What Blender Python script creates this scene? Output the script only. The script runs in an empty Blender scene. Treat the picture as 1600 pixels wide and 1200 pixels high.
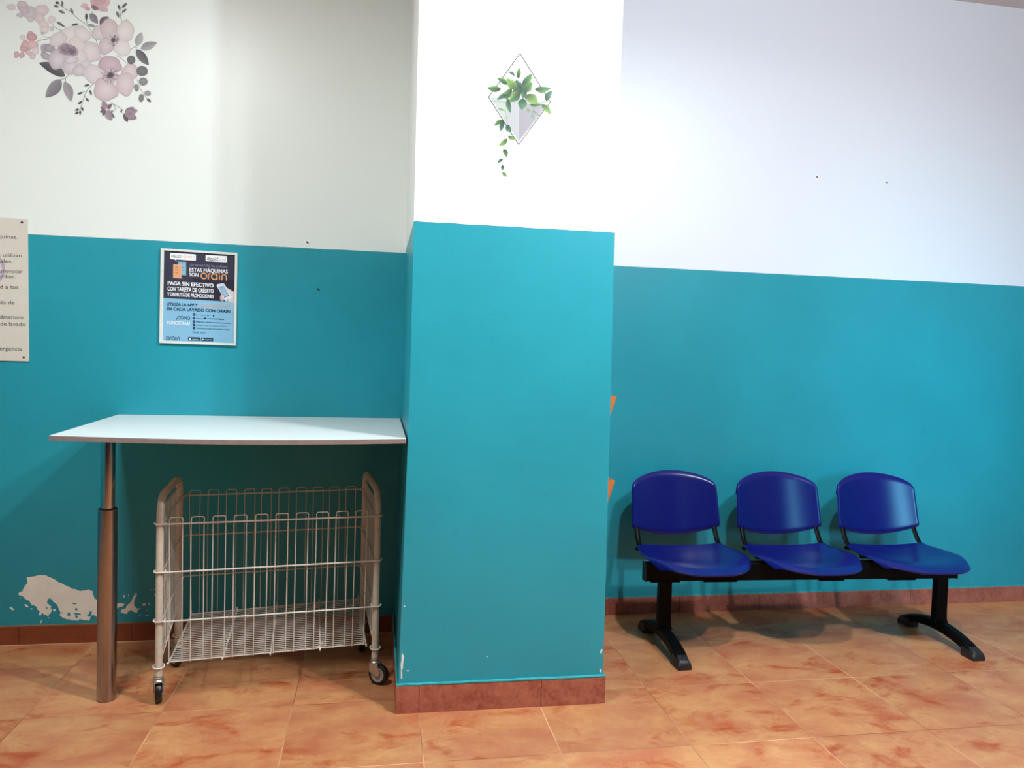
import bpy, bmesh, math, random
from mathutils import Vector, Matrix
random.seed(7)
scene = bpy.context.scene
COL = scene.collection
PI = math.pi

# ------------------------------------------------------------------ camera
YAW, PITCH, ROLL, FPX, CAM_H = .1726, .0406, .0288, 1202.57, 1.305
def ray(px, py):
    u = (px-800)/FPX; v = (py-600)/FPX
    c, s = math.cos(ROLL), math.sin(ROLL); u, v = c*u+s*v, -s*u+c*v
    x, dd, z = u, 1., -v
    c, s = math.cos(PITCH), math.sin(PITCH); d = c*dd+s*z; z = -s*dd+c*z
    c, s = math.cos(YAW), math.sin(YAW)
    return Vector((c*x+s*d, -s*x+c*d, z))
EYE = Vector((0, 0, CAM_H))
def on_wall(px, py, Y):
    r = ray(px, py); return EYE + r*(Y/r.y)
fw = ray(800, 600).normalized()
rt = (ray(1600, 600)-ray(0, 600)).normalized()
up = rt.cross(fw).normalized()
cam_d = bpy.data.cameras.new('camera'); cam = bpy.data.objects.new('camera', cam_d); COL.objects.link(cam)
cam_d.sensor_width = 36; cam_d.lens = 36*FPX/1600; cam_d.clip_start = .02
cam.matrix_world = Matrix(((rt.x, up.x, -fw.x, 0), (rt.y, up.y, -fw.y, 0), (rt.z, up.z, -fw.z, CAM_H), (0, 0, 0, 1)))
scene.camera = cam

# ------------------------------------------------------------------ world, lamps, exposure
w = bpy.data.worlds.new('world'); scene.world = w; w.use_nodes = True
w.node_tree.nodes['Background'].inputs[0].default_value = (.62, .80, 1, 1)
w.node_tree.nodes['Background'].inputs[1].default_value = .02
scene.view_settings.view_transform = 'Standard'; scene.view_settings.look = 'None'
scene.view_settings.exposure = 0; scene.view_settings.gamma = 1; scene.view_settings.use_curve_mapping = False

CEIL = 3.235
def area(name, loc, size, power, color, aim=None, spread=PI):
    l = bpy.data.lights.new(name, 'AREA'); l.shape = 'RECTANGLE'; l.size, l.size_y = size
    l.energy = power; l.color = color; l.spread = spread
    o = bpy.data.objects.new(name, l); COL.objects.link(o); o.location = loc
    if aim is not None:
        o.rotation_euler = (Vector(aim)-Vector(loc)).to_track_quat('-Z', 'Y').to_euler()
    return o
area('ceiling_light', (-1.05, 1.55, CEIL-.04), (.46, .30), 68, (.93, .985, 1))
area('ceiling_light', (1.25, 1.42, CEIL-.04), (.11, .11), 60, (.90, .97, 1), None, 2.9)
lb = bpy.data.lights.new('ceiling_light', 'POINT'); lb.shadow_soft_size = .055; lb.energy = 165; lb.color = (.84, .93, 1)
lbo = bpy.data.objects.new('ceiling_light', lb); COL.objects.link(lbo); lbo.location = (1.95, .95, CEIL-.22)
area('daylight_door', (3.3, -1.9, 1.9), (1.0, 1.8), 4.6, (.2, .72, 1), (2.98, 3.68, .95), .42)

# ------------------------------------------------------------------ materials
def lin(c):
    return tuple(((x/255)/12.92 if x/255 <= .04045 else ((x/255+.055)/1.055)**2.4) for x in c)
class NT:
    def __init__(s, name):
        s.m = bpy.data.materials.new(name); s.m.use_nodes = True; s.t = s.m.node_tree
        s.b = s.t.nodes['Principled BSDF']
    def n(s, typ, **kw):
        o = s.t.nodes.new(typ)
        for k, v in kw.items(): setattr(o, k, v)
        return o
    def link(s, a, b): s.t.links.new(a, b)
    def val(s, sock, v):
        if isinstance(v, (int, float, tuple)): sock.default_value = v
        else: s.link(v, sock)
    def math(s, op, a, b=0., c=None):
        o = s.n('ShaderNodeMath', operation=op); s.val(o.inputs[0], a); s.val(o.inputs[1], b)
        if c is not None: s.val(o.inputs[2], c)
        return o.outputs[0]
    def mix(s, f, a, b, mode='MIX'):
        o = s.n('ShaderNodeMix', data_type='RGBA', blend_type=mode); s.val(o.inputs[0], f)
        s.val(o.inputs[6], a if not isinstance(a, tuple) else (a+(1,))[:4]); s.val(o.inputs[7], b if not isinstance(b, tuple) else (b+(1,))[:4])
        return o.outputs[2]
    def noise(s, scale, detail=3, rough=.5, vec=None, dim='3D'):
        o = s.n('ShaderNodeTexNoise', noise_dimensions=dim); o.inputs['Scale'].default_value = scale
        o.inputs['Detail'].default_value = detail; o.inputs['Roughness'].default_value = rough
        if vec is not None: s.link(vec, o.inputs['Vector'])
        return o.outputs['Fac']
    def ramp(s, fac, stops):
        o = s.n('ShaderNodeMapRange'); s.link(fac, o.inputs[0])
        o.inputs[1].default_value, o.inputs[2].default_value = stops
        return o.outputs[0]
    def coords(s):
        g = s.n('ShaderNodeNewGeometry'); x = s.n('ShaderNodeSeparateXYZ'); s.link(g.outputs['Position'], x.inputs[0])
        return g.outputs['Position'], x.outputs
    def bump(s, h, strength, dist=.002):
        o = s.n('ShaderNodeBump'); o.inputs['Strength'].default_value = strength; o.inputs['Distance'].default_value = dist
        s.link(h, o.inputs['Height']); s.link(o.outputs[0], s.b.inputs['Normal'])
def simple(name, rgb, rough=.5, metal=0, spec=.5, mott=0, mscale=20, bump=0, coat=0):
    t = NT(name); c = lin(rgb)
    t.b.inputs['Base Color'].default_value = c+(1,); t.b.inputs['Roughness'].default_value = rough
    t.b.inputs['Metallic'].default_value = metal; t.b.inputs['Specular IOR Level'].default_value = spec
    t.b.inputs['Coat Weight'].default_value = coat
    pos, _ = t.coords()
    nz = t.noise(mscale, 4, .6, pos)
    f = t.ramp(nz, (.35, .65))
    t.link(t.mix(f, tuple(x*(1-mott) for x in c), tuple(min(1, x*(1+mott*.6)) for x in c)), t.b.inputs['Base Color'])
    if bump: t.bump(nz, bump)
    return t.m

TEAL = lin((36, 149, 165)); WHITE = lin((236, 234, 230))
def wall_paint(name, zline, white, rough=.38):
    t = NT(name); pos, (x, y, z) = t.coords()
    edge = t.noise(9, 3, .6, pos)
    line = t.math('ADD', t.math('MULTIPLY', t.math('SUBTRACT', edge, .5), .005), zline)
    f = t.math('GREATER_THAN', z, line)
    blot = t.ramp(t.noise(2.2, 3, .55, pos), (.3, .7))
    teal = t.mix(blot, tuple(v*.93 for v in TEAL), tuple(v*1.05 for v in TEAL))
    # grime rubbed into the lower part of the wall paint
    gr = t.math('MULTIPLY', t.ramp(t.noise(26, 5, .7, pos), (.60, .78)), .22)
    teal = t.mix(gr, teal, lin((16, 104, 118)))
    rim = t.math('LESS_THAN', t.math('ABSOLUTE', t.math('SUBTRACT', z, line)), .0016)
    teal = t.mix(t.math('MULTIPLY', rim, .45), teal, lin((20, 84, 96)))
    t.link(t.mix(f, teal, white), t.b.inputs['Base Color'])
    t.b.inputs['Roughness'].default_value = rough
    t.b.inputs['Specular IOR Level'].default_value = .45
    big = t.noise(7, 3, .5, pos); fine = t.noise(160, 2, .5, pos)
    t.bump(t.math('ADD', t.math('MULTIPLY', big, 3.0), t.math('MULTIPLY', fine, .15)), .30, .0014)
    return t.m
M = {}
M['paint_l'] = wall_paint('two_tone_paint_left', 1.7425, lin((228, 234, 228)))
M['paint_r'] = wall_paint('two_tone_paint_right', 1.7500, lin((226, 233, 242)), .40)
M['paint_p'] = wall_paint('two_tone_paint_pillar', 1.7560, lin((238, 237, 233)))
M['ceiling'] = simple('ceiling_paint', (225, 220, 220), .8, mott=.03)

def floor_mat():
    t = NT('terracotta_tiles'); pos, (x, y, z) = t.coords()
    T = .4488
    u = t.math('DIVIDE', t.math('SUBTRACT', x, .1688), T)
    v = t.math('DIVIDE', t.math('SUBTRACT', t.math('SUBTRACT', y, 2.842), t.math('MULTIPLY', x, .0034)), T)
    def edge(a):
        fr = t.math('FRACT', t.math('ADD', a, 20.))
        return t.math('MINIMUM', fr, t.math('SUBTRACT', 1., fr))
    e = t.math('MINIMUM', edge(u), edge(v))
    grout = t.math('LESS_THAN', e, .0036)
    cell = t.n('ShaderNodeCombineXYZ'); t.link(t.math('FLOOR', u), cell.inputs[0]); t.link(t.math('FLOOR', v), cell.inputs[1])
    wn = t.n('ShaderNodeTexWhiteNoise'); t.link(cell.outputs[0], wn.inputs['Vector'])
    off = t.n('ShaderNodeVectorMath', operation='MULTIPLY_ADD'); t.link(wn.outputs['Color'], off.inputs[0])
    off.inputs[1].default_value = (9, 9, 9); t.link(pos, off.inputs[2])
    sc = t.n('ShaderNodeVectorMath', operation='MULTIPLY'); t.link(off.outputs[0], sc.inputs[0]); sc.inputs[1].default_value = (1, 1.55, 1)
    vec = sc.outputs[0]
    def nz(s, d, r, dist=0):
        o = t.n('ShaderNodeTexNoise'); o.inputs['Scale'].default_value = s; o.inputs['Detail'].default_value = d
        o.inputs['Roughness'].default_value = r; o.inputs['Distortion'].default_value = dist; t.link(vec, o.inputs['Vector']); return o.outputs['Fac']
    base = t.mix(t.ramp(nz(4.5, 6, .66, .4), (.36, .64)), lin((196, 120, 82)), lin((218, 160, 106)))
    rust = t.math('MULTIPLY', t.ramp(nz(4.4, 6, .66, .7), (.52, .63)), t.ramp(nz(12, 5, .7, .5), (.34, .58)))
    col = t.mix(t.math('MULTIPLY', rust, .90), base, lin((180, 72, 30)))
    oliv = t.ramp(nz(8.5, 5, .7, 1.2), (.60, .74))
    col = t.mix(t.math('MULTIPLY', oliv, .55), col, lin((150, 112, 66)))
    fine = t.ramp(nz(38, 4, .7, .4), (.42, .74))
    col = t.mix(t.math('MULTIPLY', fine, .38), col, lin((196, 112, 78)))
    tone = t.math('ADD', .76, t.math('MULTIPLY', wn.outputs['Value'], .12))
    tn = t.n('ShaderNodeVectorMath', operation='SCALE'); t.link(col, tn.inputs[0]); t.link(tone, tn.inputs['Scale'])
    gcol = t.mix(t.ramp(t.noise(2.3, 2, .5, pos), (.40, .60)), lin((226, 178, 138)), lin((120, 72, 46)))
    t.link(t.mix(t.math('MULTIPLY', grout, .85), tn.outputs[0], gcol), t.b.inputs['Base Color'])
    t.b.inputs['Roughness'].default_value = .33; t.b.inputs['Specular IOR Level'].default_value = .4
    h = t.math('ADD', t.math('MULTIPLY', nz(14, 3, .5), .4), t.math('MULTIPLY', grout, -1.))
    t.bump(h, .25, .0015)
    return t.m
M['floor'] = floor_mat()

def skirting_mat(name, a, b, c, joints, period=None, x0=0, axis=0, offs=(0, 0, 0)):
    t = NT(name); pos, xyz = t.coords()
    n1 = t.ramp(t.noise(11, 4, .6, pos), (.38, .62)); n2 = t.ramp(t.noise(60, 4, .7, pos), (.45, .65))
    col = t.mix(n1, lin(a), lin(b)); col = t.mix(t.math('MULTIPLY', n2, .55), col, lin(c))
    p = xyz[axis]
    g = None
    for j in joints:
        q = t.math('LESS_THAN', t.math('ABSOLUTE', t.math('SUBTRACT', p, j)), .0014)
        g = q if g is None else t.math('MAXIMUM', g, q)
    if g is not None: col = t.mix(t.math('MULTIPLY', g, .8), col, lin((70, 36, 28)))
    t.link(col, t.b.inputs['Base Color']); t.b.inputs['Roughness'].default_value = .42
    t.bump(n2, .12, .001)
    return t.m
RJ = [1.10+.2215*k for k in range(16)]
M['skirt_r'] = skirting_mat('skirting_tile_right', (172, 100, 84), (148, 78, 64), (180, 116, 100), RJ[::2] + [1.547])
M['skirt_l'] = skirting_mat('skirting_tile_left', (140, 68, 38), (128, 60, 32), (146, 74, 44), [-1.483, -1.034, -.585, -.136])
M['skirt_p'] = skirting_mat('skirting_tile_pillar', (170, 98, 76), (142, 70, 52), (180, 112, 92), [.170, .619])
M['grout'] = simple('pale_grout', (205, 165, 130), .8, mott=.25, mscale=40)
M['bead'] = simple('teal_paint_bead', (52, 160, 166), .35, mott=.2, mscale=30, bump=.3)
M['bead_beige'] = simple('beige_paint_bead', (150, 128, 100), .6, mott=.3, mscale=30)
M['plaster'] = simple('bare_plaster', (244, 236, 222), .85, mott=.06, mscale=14, bump=.15)
M['chip'] = simple('chipped_white_plaster', (232, 232, 226), .8)
M['laminate'] = simple('white_laminate', (226, 232, 230), .30, mott=.015, mscale=3)
M['edge_band'] = simple('grey_edge_band', (150, 134, 128), .38, .25, mott=.10, mscale=50)
M['chrome'] = simple('polished_steel', (205, 200, 198), .12, 1, mott=.04, mscale=30)
M['steel'] = simple('brushed_steel', (164, 158, 160), .2, 1, mott=.05, mscale=40)
M['dark'] = simple('black_rubber', (14, 14, 14), .5)
M['cart'] = simple('cream_enamel', (196, 184, 168), .35, mott=.10, mscale=60, bump=.05)
def wire_mat():
    t = NT('worn_white_enamel_wire'); pos, _ = t.coords()
    r = t.ramp(t.noise(45, 4, .7, pos), (.64, .72))
    t.link(t.mix(t.math('MULTIPLY', r, .7), lin((206, 198, 186)), lin((120, 70, 40))), t.b.inputs['Base Color'])
    t.b.inputs['Roughness'].default_value = .35
    return t.m
M['wire'] = wire_mat()
M['zinc'] = simple('zinc_plate', (176, 168, 158), .35, .8, mott=.12, mscale=80)
M['tyre'] = simple('black_tyre', (20, 18, 18), .38, mott=.2, mscale=80)
M['hubgrey'] = simple('grey_wheel_disc', (168, 156, 150), .4, .3, mott=.08)
M['blue'] = simple('blue_plastic', (12, 20, 102), .27, spec=.38, mott=.05, mscale=12, coat=.0)
M['black'] = simple('black_powder_coat', (4, 4, 5), .5, spec=.12, mott=.1)
M['cap'] = simple('dark_grey_plastic_cap', (30, 30, 32), .45)
M['orange_wood'] = simple('orange_varnished_wood', (206, 112, 50), .4, mott=.12, mscale=9)
M['alu'] = simple('white_frame', (226, 226, 218), .35, mott=.05, mscale=60)
M['sign'] = simple('sign_panel', (214, 208, 196), .35, mott=.02)
M['screw'] = simple('dark_screw', (50, 46, 42), .4, .6)
M['hole'] = simple('dark_hole', (34, 40, 40), .9)
M['putty'] = simple('white_putty', (245, 245, 243), .8)
M['box_white'] = simple('lamp_white', (235, 235, 235), .5)
def art_mat(name, rough):
    t = NT(name); a = t.n('ShaderNodeAttribute', attribute_name='ink'); t.link(a.outputs['Color'], t.b.inputs['Base Color'])
    t.b.inputs['Roughness'].default_value = rough; return t.m
M['vinyl'] = art_mat('printed_vinyl', .45); M['print'] = art_mat('printed_paper', .3)

# ------------------------------------------------------------------ object helpers
ORG = {}
def thing(name, label, cat, loc, group=None):
    o = bpy.data.objects.new(name, None); COL.objects.link(o); o.location = loc; o.empty_display_size = .05
    o['label'] = label; o['category'] = cat
    if group: o['group'] = group
    ORG[o] = Vector(loc); return o
def tag(o, label, cat, group=None):
    o['label'] = label; o['category'] = cat
    if group: o['group'] = group
    return o
class MB:
    def __init__(s): s.v = []; s.f = []; s.mi = []
    def add(s, vs, fs, mi=0):
        k = len(s.v); s.v += [Vector(a) for a in vs]
        for f in fs: s.f.append([k+i for i in f]); s.mi.append(mi)
        return s
    def box(s, a, b, mi=0):
        x0, y0, z0 = a; x1, y1, z1 = b
        return s.add([(x0, y0, z0), (x1, y0, z0), (x1, y1, z0), (x0, y1, z0), (x0, y0, z1), (x1, y0, z1), (x1, y1, z1), (x0, y1, z1)],
                     [(0, 3, 2, 1), (4, 5, 6, 7), (0, 1, 5, 4), (1, 2, 6, 5), (2, 3, 7, 6), (3, 0, 4, 7)], mi)
    def tube(s, pts, r, n=10, closed=False, mi=0, rb=None, ref=None, caps=True):
        """sweep an (elliptic) section along a path"""
        pts = [Vector(p) for p in pts]; N = len(pts); rings = []
        t0 = (pts[1]-pts[0]).normalized()
        u = Vector(ref) if ref else (Vector((0, 0, 1)) if abs(t0.z) < .9 else Vector((1, 0, 0)))
        for i, p in enumerate(pts):
            if closed: t = (pts[(i+1) % N]-pts[i-1]).normalized()
            elif i == 0: t = t0
            elif i == N-1: t = (pts[-1]-pts[-2]).normalized()
            else: t = ((pts[i+1]-p).normalized()+(p-pts[i-1]).normalized()).normalized()
            u = (u-t*u.dot(t)).normalized(); v = t.cross(u)
            rr = r[i] if isinstance(r, (list, tuple)) else r
            rv = rb if rb else rr
            rings.append([p+u*(math.cos(a)*rr)+v*(math.sin(a)*rv) for a in [2*PI*k/n for k in range(n)]])
        vs = [q for g in rings for q in g]; fs = []
        for i in range(N if closed else N-1):
            j = (i+1) % N
            for k in range(n): fs.append((i*n+k, i*n+(k+1) % n, j*n+(k+1) % n, j*n+k))
        if not closed and caps: fs.append(tuple(range(n))[::-1]); fs.append(tuple((N-1)*n+k for k in range(n)))
        return s.add(vs, fs, mi)
    def lathe(s, prof, c, ax=(0, 0, 1), n=28, mi=0):
        ax = Vector(ax).normalized(); u = ax.orthogonal().normalized(); v = ax.cross(u); c = Vector(c)
        vs = [c+ax*h+(u*math.cos(2*PI*k/n)+v*math.sin(2*PI*k/n))*max(r, 1e-5) for r, h in prof for k in range(n)]
        fs = [(i*n+k, i*n+(k+1) % n, (i+1)*n+(k+1) % n, (i+1)*n+k) for i in range(len(prof)-1) for k in range(n)]
        return s.add(vs, fs, mi)
    def prism(s, poly, vec, mi=0):
        n = len(poly); vec = Vector(vec); P = [Vector(p) for p in poly]
        return s.add(P+[p+vec for p in P], [tuple(range(n))[::-1], tuple(range(n, 2*n))]+[(i, (i+1) % n, n+(i+1) % n, n+i) for i in range(n)], mi)
    def build(s, name, mat, parent=None, smooth=True, bevel=0, bang=35, recalc=True):
        o0 = ORG.get(parent, Vector((0, 0, 0))) if parent else Vector((0, 0, 0))
        me = bpy.data.meshes.new(name); me.from_pydata([v-o0 for v in s.v], [], s.f)
        mats = mat if isinstance(mat, (list, tuple)) else [mat]
        for m in mats: me.materials.append(m)
        for p, i in zip(me.polygons, s.mi): p.material_index = i
        if recalc:
            bm = bmesh.new(); bm.from_mesh(me); bmesh.ops.recalc_face_normals(bm, faces=bm.faces); bm.to_mesh(me); bm.free()
        if smooth:
            me.polygons.foreach_set('use_smooth', [True]*len(me.polygons)); me.set_sharp_from_angle(angle=math.radians(bang))
        o = bpy.data.objects.new(name, me); COL.objects.link(o)
        if parent: o.parent = parent; ORG[o] = o0
        if bevel:
            b = o.modifiers.new('bevel', 'BEVEL'); b.width = bevel; b.segments = 3; b.limit_method = 'ANGLE'; b.angle_limit = math.radians(40); b.harden_normals = False
        return o
def struct(o): o['kind'] = 'structure'; return o
def arc(c, r, a0, a1, n, ex, ey):
    c = Vector(c); ex = Vector(ex); ey = Vector(ey)
    return [c+ex*(r*math.cos(a0+(a1-a0)*k/n))+ey*(r*math.sin(a0+(a1-a0)*k/n)) for k in range(n+1)]
def fillet(pts, r, n=6):
    """round the inner corners of a polyline"""
    P = [Vector(p) for p in pts]; out = [P[0]]
    for i in range(1, len(P)-1):
        a = (P[i-1]-P[i]); b = (P[i+1]-P[i]); la, lb = a.length, b.length; a.normalize(); b.normalize()
        d = min(r, la*.49, lb*.49)
        p0 = P[i]+a*d; p1 = P[i]+b*d
        for k in range(n+1):
            t = k/n; out.append(p0*(1-t)**2+P[i]*2*t*(1-t)+p1*t*t)
    out.append(P[-1]); return out

# ------------------------------------------------------------------ room shell
YL, YP = 3.545, 2.740                        # left wall face, pillar front face
def YR(x): return 3.683+.006*x              # right wall face
X0, X1, YB = -3.4, 5.6, -2.4
m = MB(); m.box((X0, YB, -.1), (X1, 4.0, 0)); struct(m.build('floor', M['floor'], smooth=False))
m = MB(); m.box((X0, YB, CEIL), (X1, 4.0, CEIL+.1)); struct(m.build('ceiling', M['ceiling'], smooth=False))
m = MB(); m.box((X0, YL, 0), (.30, YL+.30, CEIL)); wall_l = struct(m.build('wall_left', M['paint_l'], smooth=False)); ORG[wall_l] = Vector((0, 0, 0))
m = MB(); m.prism([(.5, YR(.5), 0), (X1, YR(X1), 0), (X1, 4.0, 0), (.5, 4.0, 0)], (0, 0, CEIL)); wall_r = struct(m.build('wall_right', M['paint_r'], smooth=False)); ORG[wall_r] = Vector((0, 0, 0))
m = MB(); m.box((X0-.1, YB, 0), (X0, 4.0, CEIL)); struct(m.build('wall_far_left', M['paint_l'], smooth=False))
m = MB(); m.box((X1, YB, 0), (X1+.1, 4.0, CEIL)); struct(m.build('wall_far_right', M['paint_r'], smooth=False))
# pillar: front-face edges are slightly out of plumb, like the real one
m = MB()
prof = [(0, .096, .857), (.10, .0955, .8565), (.6, .1035, .8535), (1.14, .1115, .850), (1.756, .1125, .8425), (2.55, .1125, .8465), (CEIL, .1125, .848)]
vs = []; fs = []
for z, a, b in prof: vs += [(a, YP, z), (b, YP, z), (b, 3.80, z), (max(a, .10)-.001, 3.80, z)]
for i in range(len(prof)-1):
    for k in range(4): fs.append((i*4+k, i*4+(k+1) % 4, i*4+4+(k+1) % 4, i*4+4+k))
m.add(vs, fs); wall_p = struct(m.build('wall_pillar', M['paint_p'], smooth=False)); ORG[wall_p] = Vector((0, 0, 0))
# skirtings
m = MB(); m.box((X0, YL-.009, 0), (.092, YL, .080)); bl = struct(m.build('baseboard_left', M['skirt_l'], smooth=False, bevel=.0015)); ORG[bl] = Vector((0, 0, 0))
m = MB(); m.box((X0, YL-.006, .080), (.092, YL, .0835)); m.build('paint_bead', M['bead_beige'], bl, smooth=False)
m = MB(); m.box((X0, YL-.014, 0), (.088, YL-.009, .0018)); m.build('grout_line', M['grout'], bl, smooth=False)
m = MB(); m.prism([(.866, YR(.866)-.009, 0), (X1, YR(X1)-.009, 0), (X1, YR(X1), 0), (.866, YR(.866), 0)], (0, 0, .084)); br = struct(m.build('baseboard_right', M['skirt_r'], smooth=False, bevel=.0015)); ORG[br] = Vector((0, 0, 0))
m = MB(); m.prism([(.87, YR(.87)-.005, .084), (X1, YR(X1)-.005, .084), (X1, YR(X1), .084), (.87, YR(.87), .084)], (0, 0, .006)); m.build('paint_bead', M['bead'], br, smooth=False)
m = MB(); t9 = .009
x0p, x1p = .0955, .8565
m.prism([(x0p-t9, YP-t9, 0), (x1p+t9, YP-t9, 0), (x1p+t9, 3.67, 0), (x1p, 3.67, 0), (x1p, YP, 0), (x0p, YP, 0), (x0p, 3.53, 0), (x0p-t9, 3.53, 0)], (0, 0, .100))
bp = struct(m.build('baseboard_pillar', M['skirt_p'], smooth=False, bevel=.0015)); ORG[bp] = Vector((0, 0, 0))
m = MB(); rnd = random.Random(3)
pth = [(x0p-.004, 3.5, .102), (x0p-.004, YP-.004, .1025)] + [(x0p+.01+i*(x1p-x0p-.02)/24, YP-.0045-rnd.random()*.002, .1035+rnd.random()*.002) for i in range(25)] + [(x1p+.004, YP-.004, .104), (x1p+.004, 3.5, .102)]
m.tube(pth, .0055, 8); m.build('paint_bead', M['bead'], bp)

# --- flat artwork helper: outlines given in picture coordinates of a wall print, laid on that wall's plane
def sgn(c): return lin(c)
class Ink:
    """coloured flat shapes that lie on a plane y = Y, each a hair above the last"""
    def __init__(s, Y, ox=0, oy=0, k=1., step=6e-6, tone=1., sat=1.):
        s.tone = tone; s.sat = sat; s.Y, s.ox, s.oy, s.k, s.step = Y, ox, oy, k, step; s.n = 0; s.v = []; s.f = []; s.c = []
    def P(s, x, y):
        s_ = on_wall(s.ox+x/s.k, s.oy+y/s.k, s.Y-s.n*s.step); return s_
    def raw(s, pts, faces, cols):
        b = len(s.v); s.v += [s.P(*p) for p in pts]; 
        for c in cols:
            c = lin(c); g = .3*c[0]+.55*c[1]+.15*c[2]; s.c.append(tuple((g+(v-g)*s.sat)*s.tone for v in c))
        s.f += [[b+i for i in f] for f in faces]; s.n += 1
    def poly(s, pts, col): s.raw(pts, [list(range(len(pts)))], [col]*len(pts))
    def blob(s, cx, cy, rx, ry, ang, cin, cout, rim=None, wob=0, n=22, off=(0, 0), pinch=0, seed=0):
        """round petal with a printed gradient from cin (centre, may be offset) to cout and a rim tone"""
        rim = rim or cout; ca, sa = math.cos(ang), math.sin(ang); R = random.Random(seed or s.n+1)
        ph = [R.random()*6.28 for _ in range(4)]; pts = [(cx+off[0], cy+off[1])]; cols = [cin]; faces = []
        for j, (t, c) in enumerate(((.45, tuple(.55*a+.45*b for a, b in zip(cin, cout))), (.86, cout), (1., rim))):
            for k in range(n):
                a = 2*PI*k/n
                w = 1+wob*(math.sin(2*a+ph[0])*.5+math.sin(3*a+ph[1])*.5+math.sin(5*a+ph[2])*.35)
                px = math.cos(a)*rx*w; py = math.sin(a)*ry*w*(1-pinch*math.cos(a))
                x = cx+ca*px-sa*py; y = cy+sa*px+ca*py
                pts.append(((x-pts[0][0])*t+pts[0][0], (y-pts[0][1])*t+pts[0][1])); cols.append(c)
        for k in range(n):
            faces.append([0, 1+k, 1+(k+1) % n])
            for j in range(2): faces.append([1+j*n+k, 1+j*n+(k+1) % n, 1+(j+1)*n+(k+1) % n, 1+(j+1)*n+k])
        s.raw(pts, faces, cols)
    def leaf(s, x0, y0, x1, y1, w, c1, c2, bend=0, vein=None, n=9, g0=1., g1=1.):
        """pointed leaf from stalk (x0,y0) to tip (x1,y1): one half c1, other half c2"""
        dx, dy = x1-x0, y1-y0; L = math.hypot(dx, dy); tx, ty = dx/L, dy/L; nx, ny = -ty, tx
        mid = []; A = []; B = []
        for i in range(n+1):
            t = i/n; b = bend*L*math.sin(PI*t); ww = w*.5*math.sin(PI*t**.85)**.85 if 0 < t < 1 else 0
            mx, my = x0+dx*t+nx*b, y0+dy*t+ny*b; mid.append((mx, my)); A.append((mx+nx*ww, my+ny*ww)); B.append((mx-nx*ww, my-ny*ww))
        gr = lambda c: [tuple(v*(g0+(g1-g0)*min(1, i/n*1.5)) for v in c) for i in range(n+1)]
        vc = vein or tuple(.5*(a+b) for a, b in zip(c1, c2))
        s.raw(mid+A, [[i, i+1, n+2+i, n+1+i] for i in range(n)], gr(vc)+gr(c1)); s.n -= 1
        s.raw(mid+B, [[i, i+1, n+2+i, n+1+i] for i in range(n)], gr(vc)+gr(c2))
    def line(s, pts, w, col):
        P = pts; L = []; R_ = []
        for i, p in enumerate(P):
            a = P[max(0, i-1)]; b = P[min(len(P)-1, i+1)]; d = math.hypot(b[0]-a[0], b[1]-a[1]) or 1
            nx, ny = -(b[1]-a[1])/d*w/2, (b[0]-a[0])/d*w/2; L.append((p[0]+nx, p[1]+ny)); R_.append((p[0]-nx, p[1]-ny))
        n = len(P); s.raw(L+R_, [[i, i+1, n+i+1, n+i] for i in range(n-1)], [col]*(2*n))
    def curve(s, pts, w, col, m_=6):
        out = []
        P = [pts[0]]+list(pts)+[pts[-1]]
        for i in range(1, len(P)-2):
            for k in range(m_):
                t = k/m_; a, b, c, d = P[i-1], P[i], P[i+1], P[i+2]
                out.append(tuple(.5*((2*b[q])+(-a[q]+c[q])*t+(2*a[q]-5*b[q]+4*c[q]-d[q])*t*t+(-a[q]+3*b[q]-3*c[q]+d[q])*t**3) for q in (0, 1)))
        out.append(pts[-1]); s.line(out, w, col)
    def text(s, txt, p0, p1, h, col, bold=0., shear=0., up=None):
        """lettering whose foot runs p0 to p1; h = capital height (in the same units)"""
        vs, fs, cap = glyphs(txt)
        if bold > .004:
            n0 = len(vs); sh = (-bold, bold); ys = bold*.5
            vs = [(x+d, y+e) for d in sh for e in (-ys, ys) for x, y in vs]; fs = [[i+n0*q for i in f] for q in range(4) for f in fs]
        xs = [v[0] for v in vs]; xa, xb = min(xs), max(xs)
        dx, dy = p1[0]-p0[0], p1[1]-p0[1]; pts = []
        for x, y in vs:
            t = (x-xa)/(xb-xa); q = y/cap*h
            pts.append((p0[0]+dx*t+shear*q+(up or 0)*q, p0[1]+dy*t-q))
        k = len(_gc[txt][0]); F = len(_gc[txt][1])
        for q in range(len(pts)//k):
            s.raw(pts[q*k:(q+1)*k], [[i-q*k for i in f] for f in fs[q*F:(q+1)*F]], [col]*k)
    def build(s, name, mat, parent, thick=0):
        o0 = ORG.get(parent, Vector((0, 0, 0))) if parent else Vector((0, 0, 0))
        me = bpy.data.meshes.new(name); me.from_pydata([v-o0 for v in s.v], [], s.f); me.materials.append(mat)
        a = me.color_attributes.new('ink', 'FLOAT_COLOR', 'POINT')
        a.data.foreach_set('color', [x for c in s.c for x in (*c, 1)])
        o = bpy.data.objects.new(name, me); COL.objects.link(o)
        if parent: o.parent = parent; ORG[o] = o0
        # face towards the room
        bm = bmesh.new(); bm.from_mesh(me)
        for f in bm.faces:
            f.normal_update()
            if f.normal.y > 0: f.normal_flip()
        bm.to_mesh(me); bm.free()
        return o
_gc = {}
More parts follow.
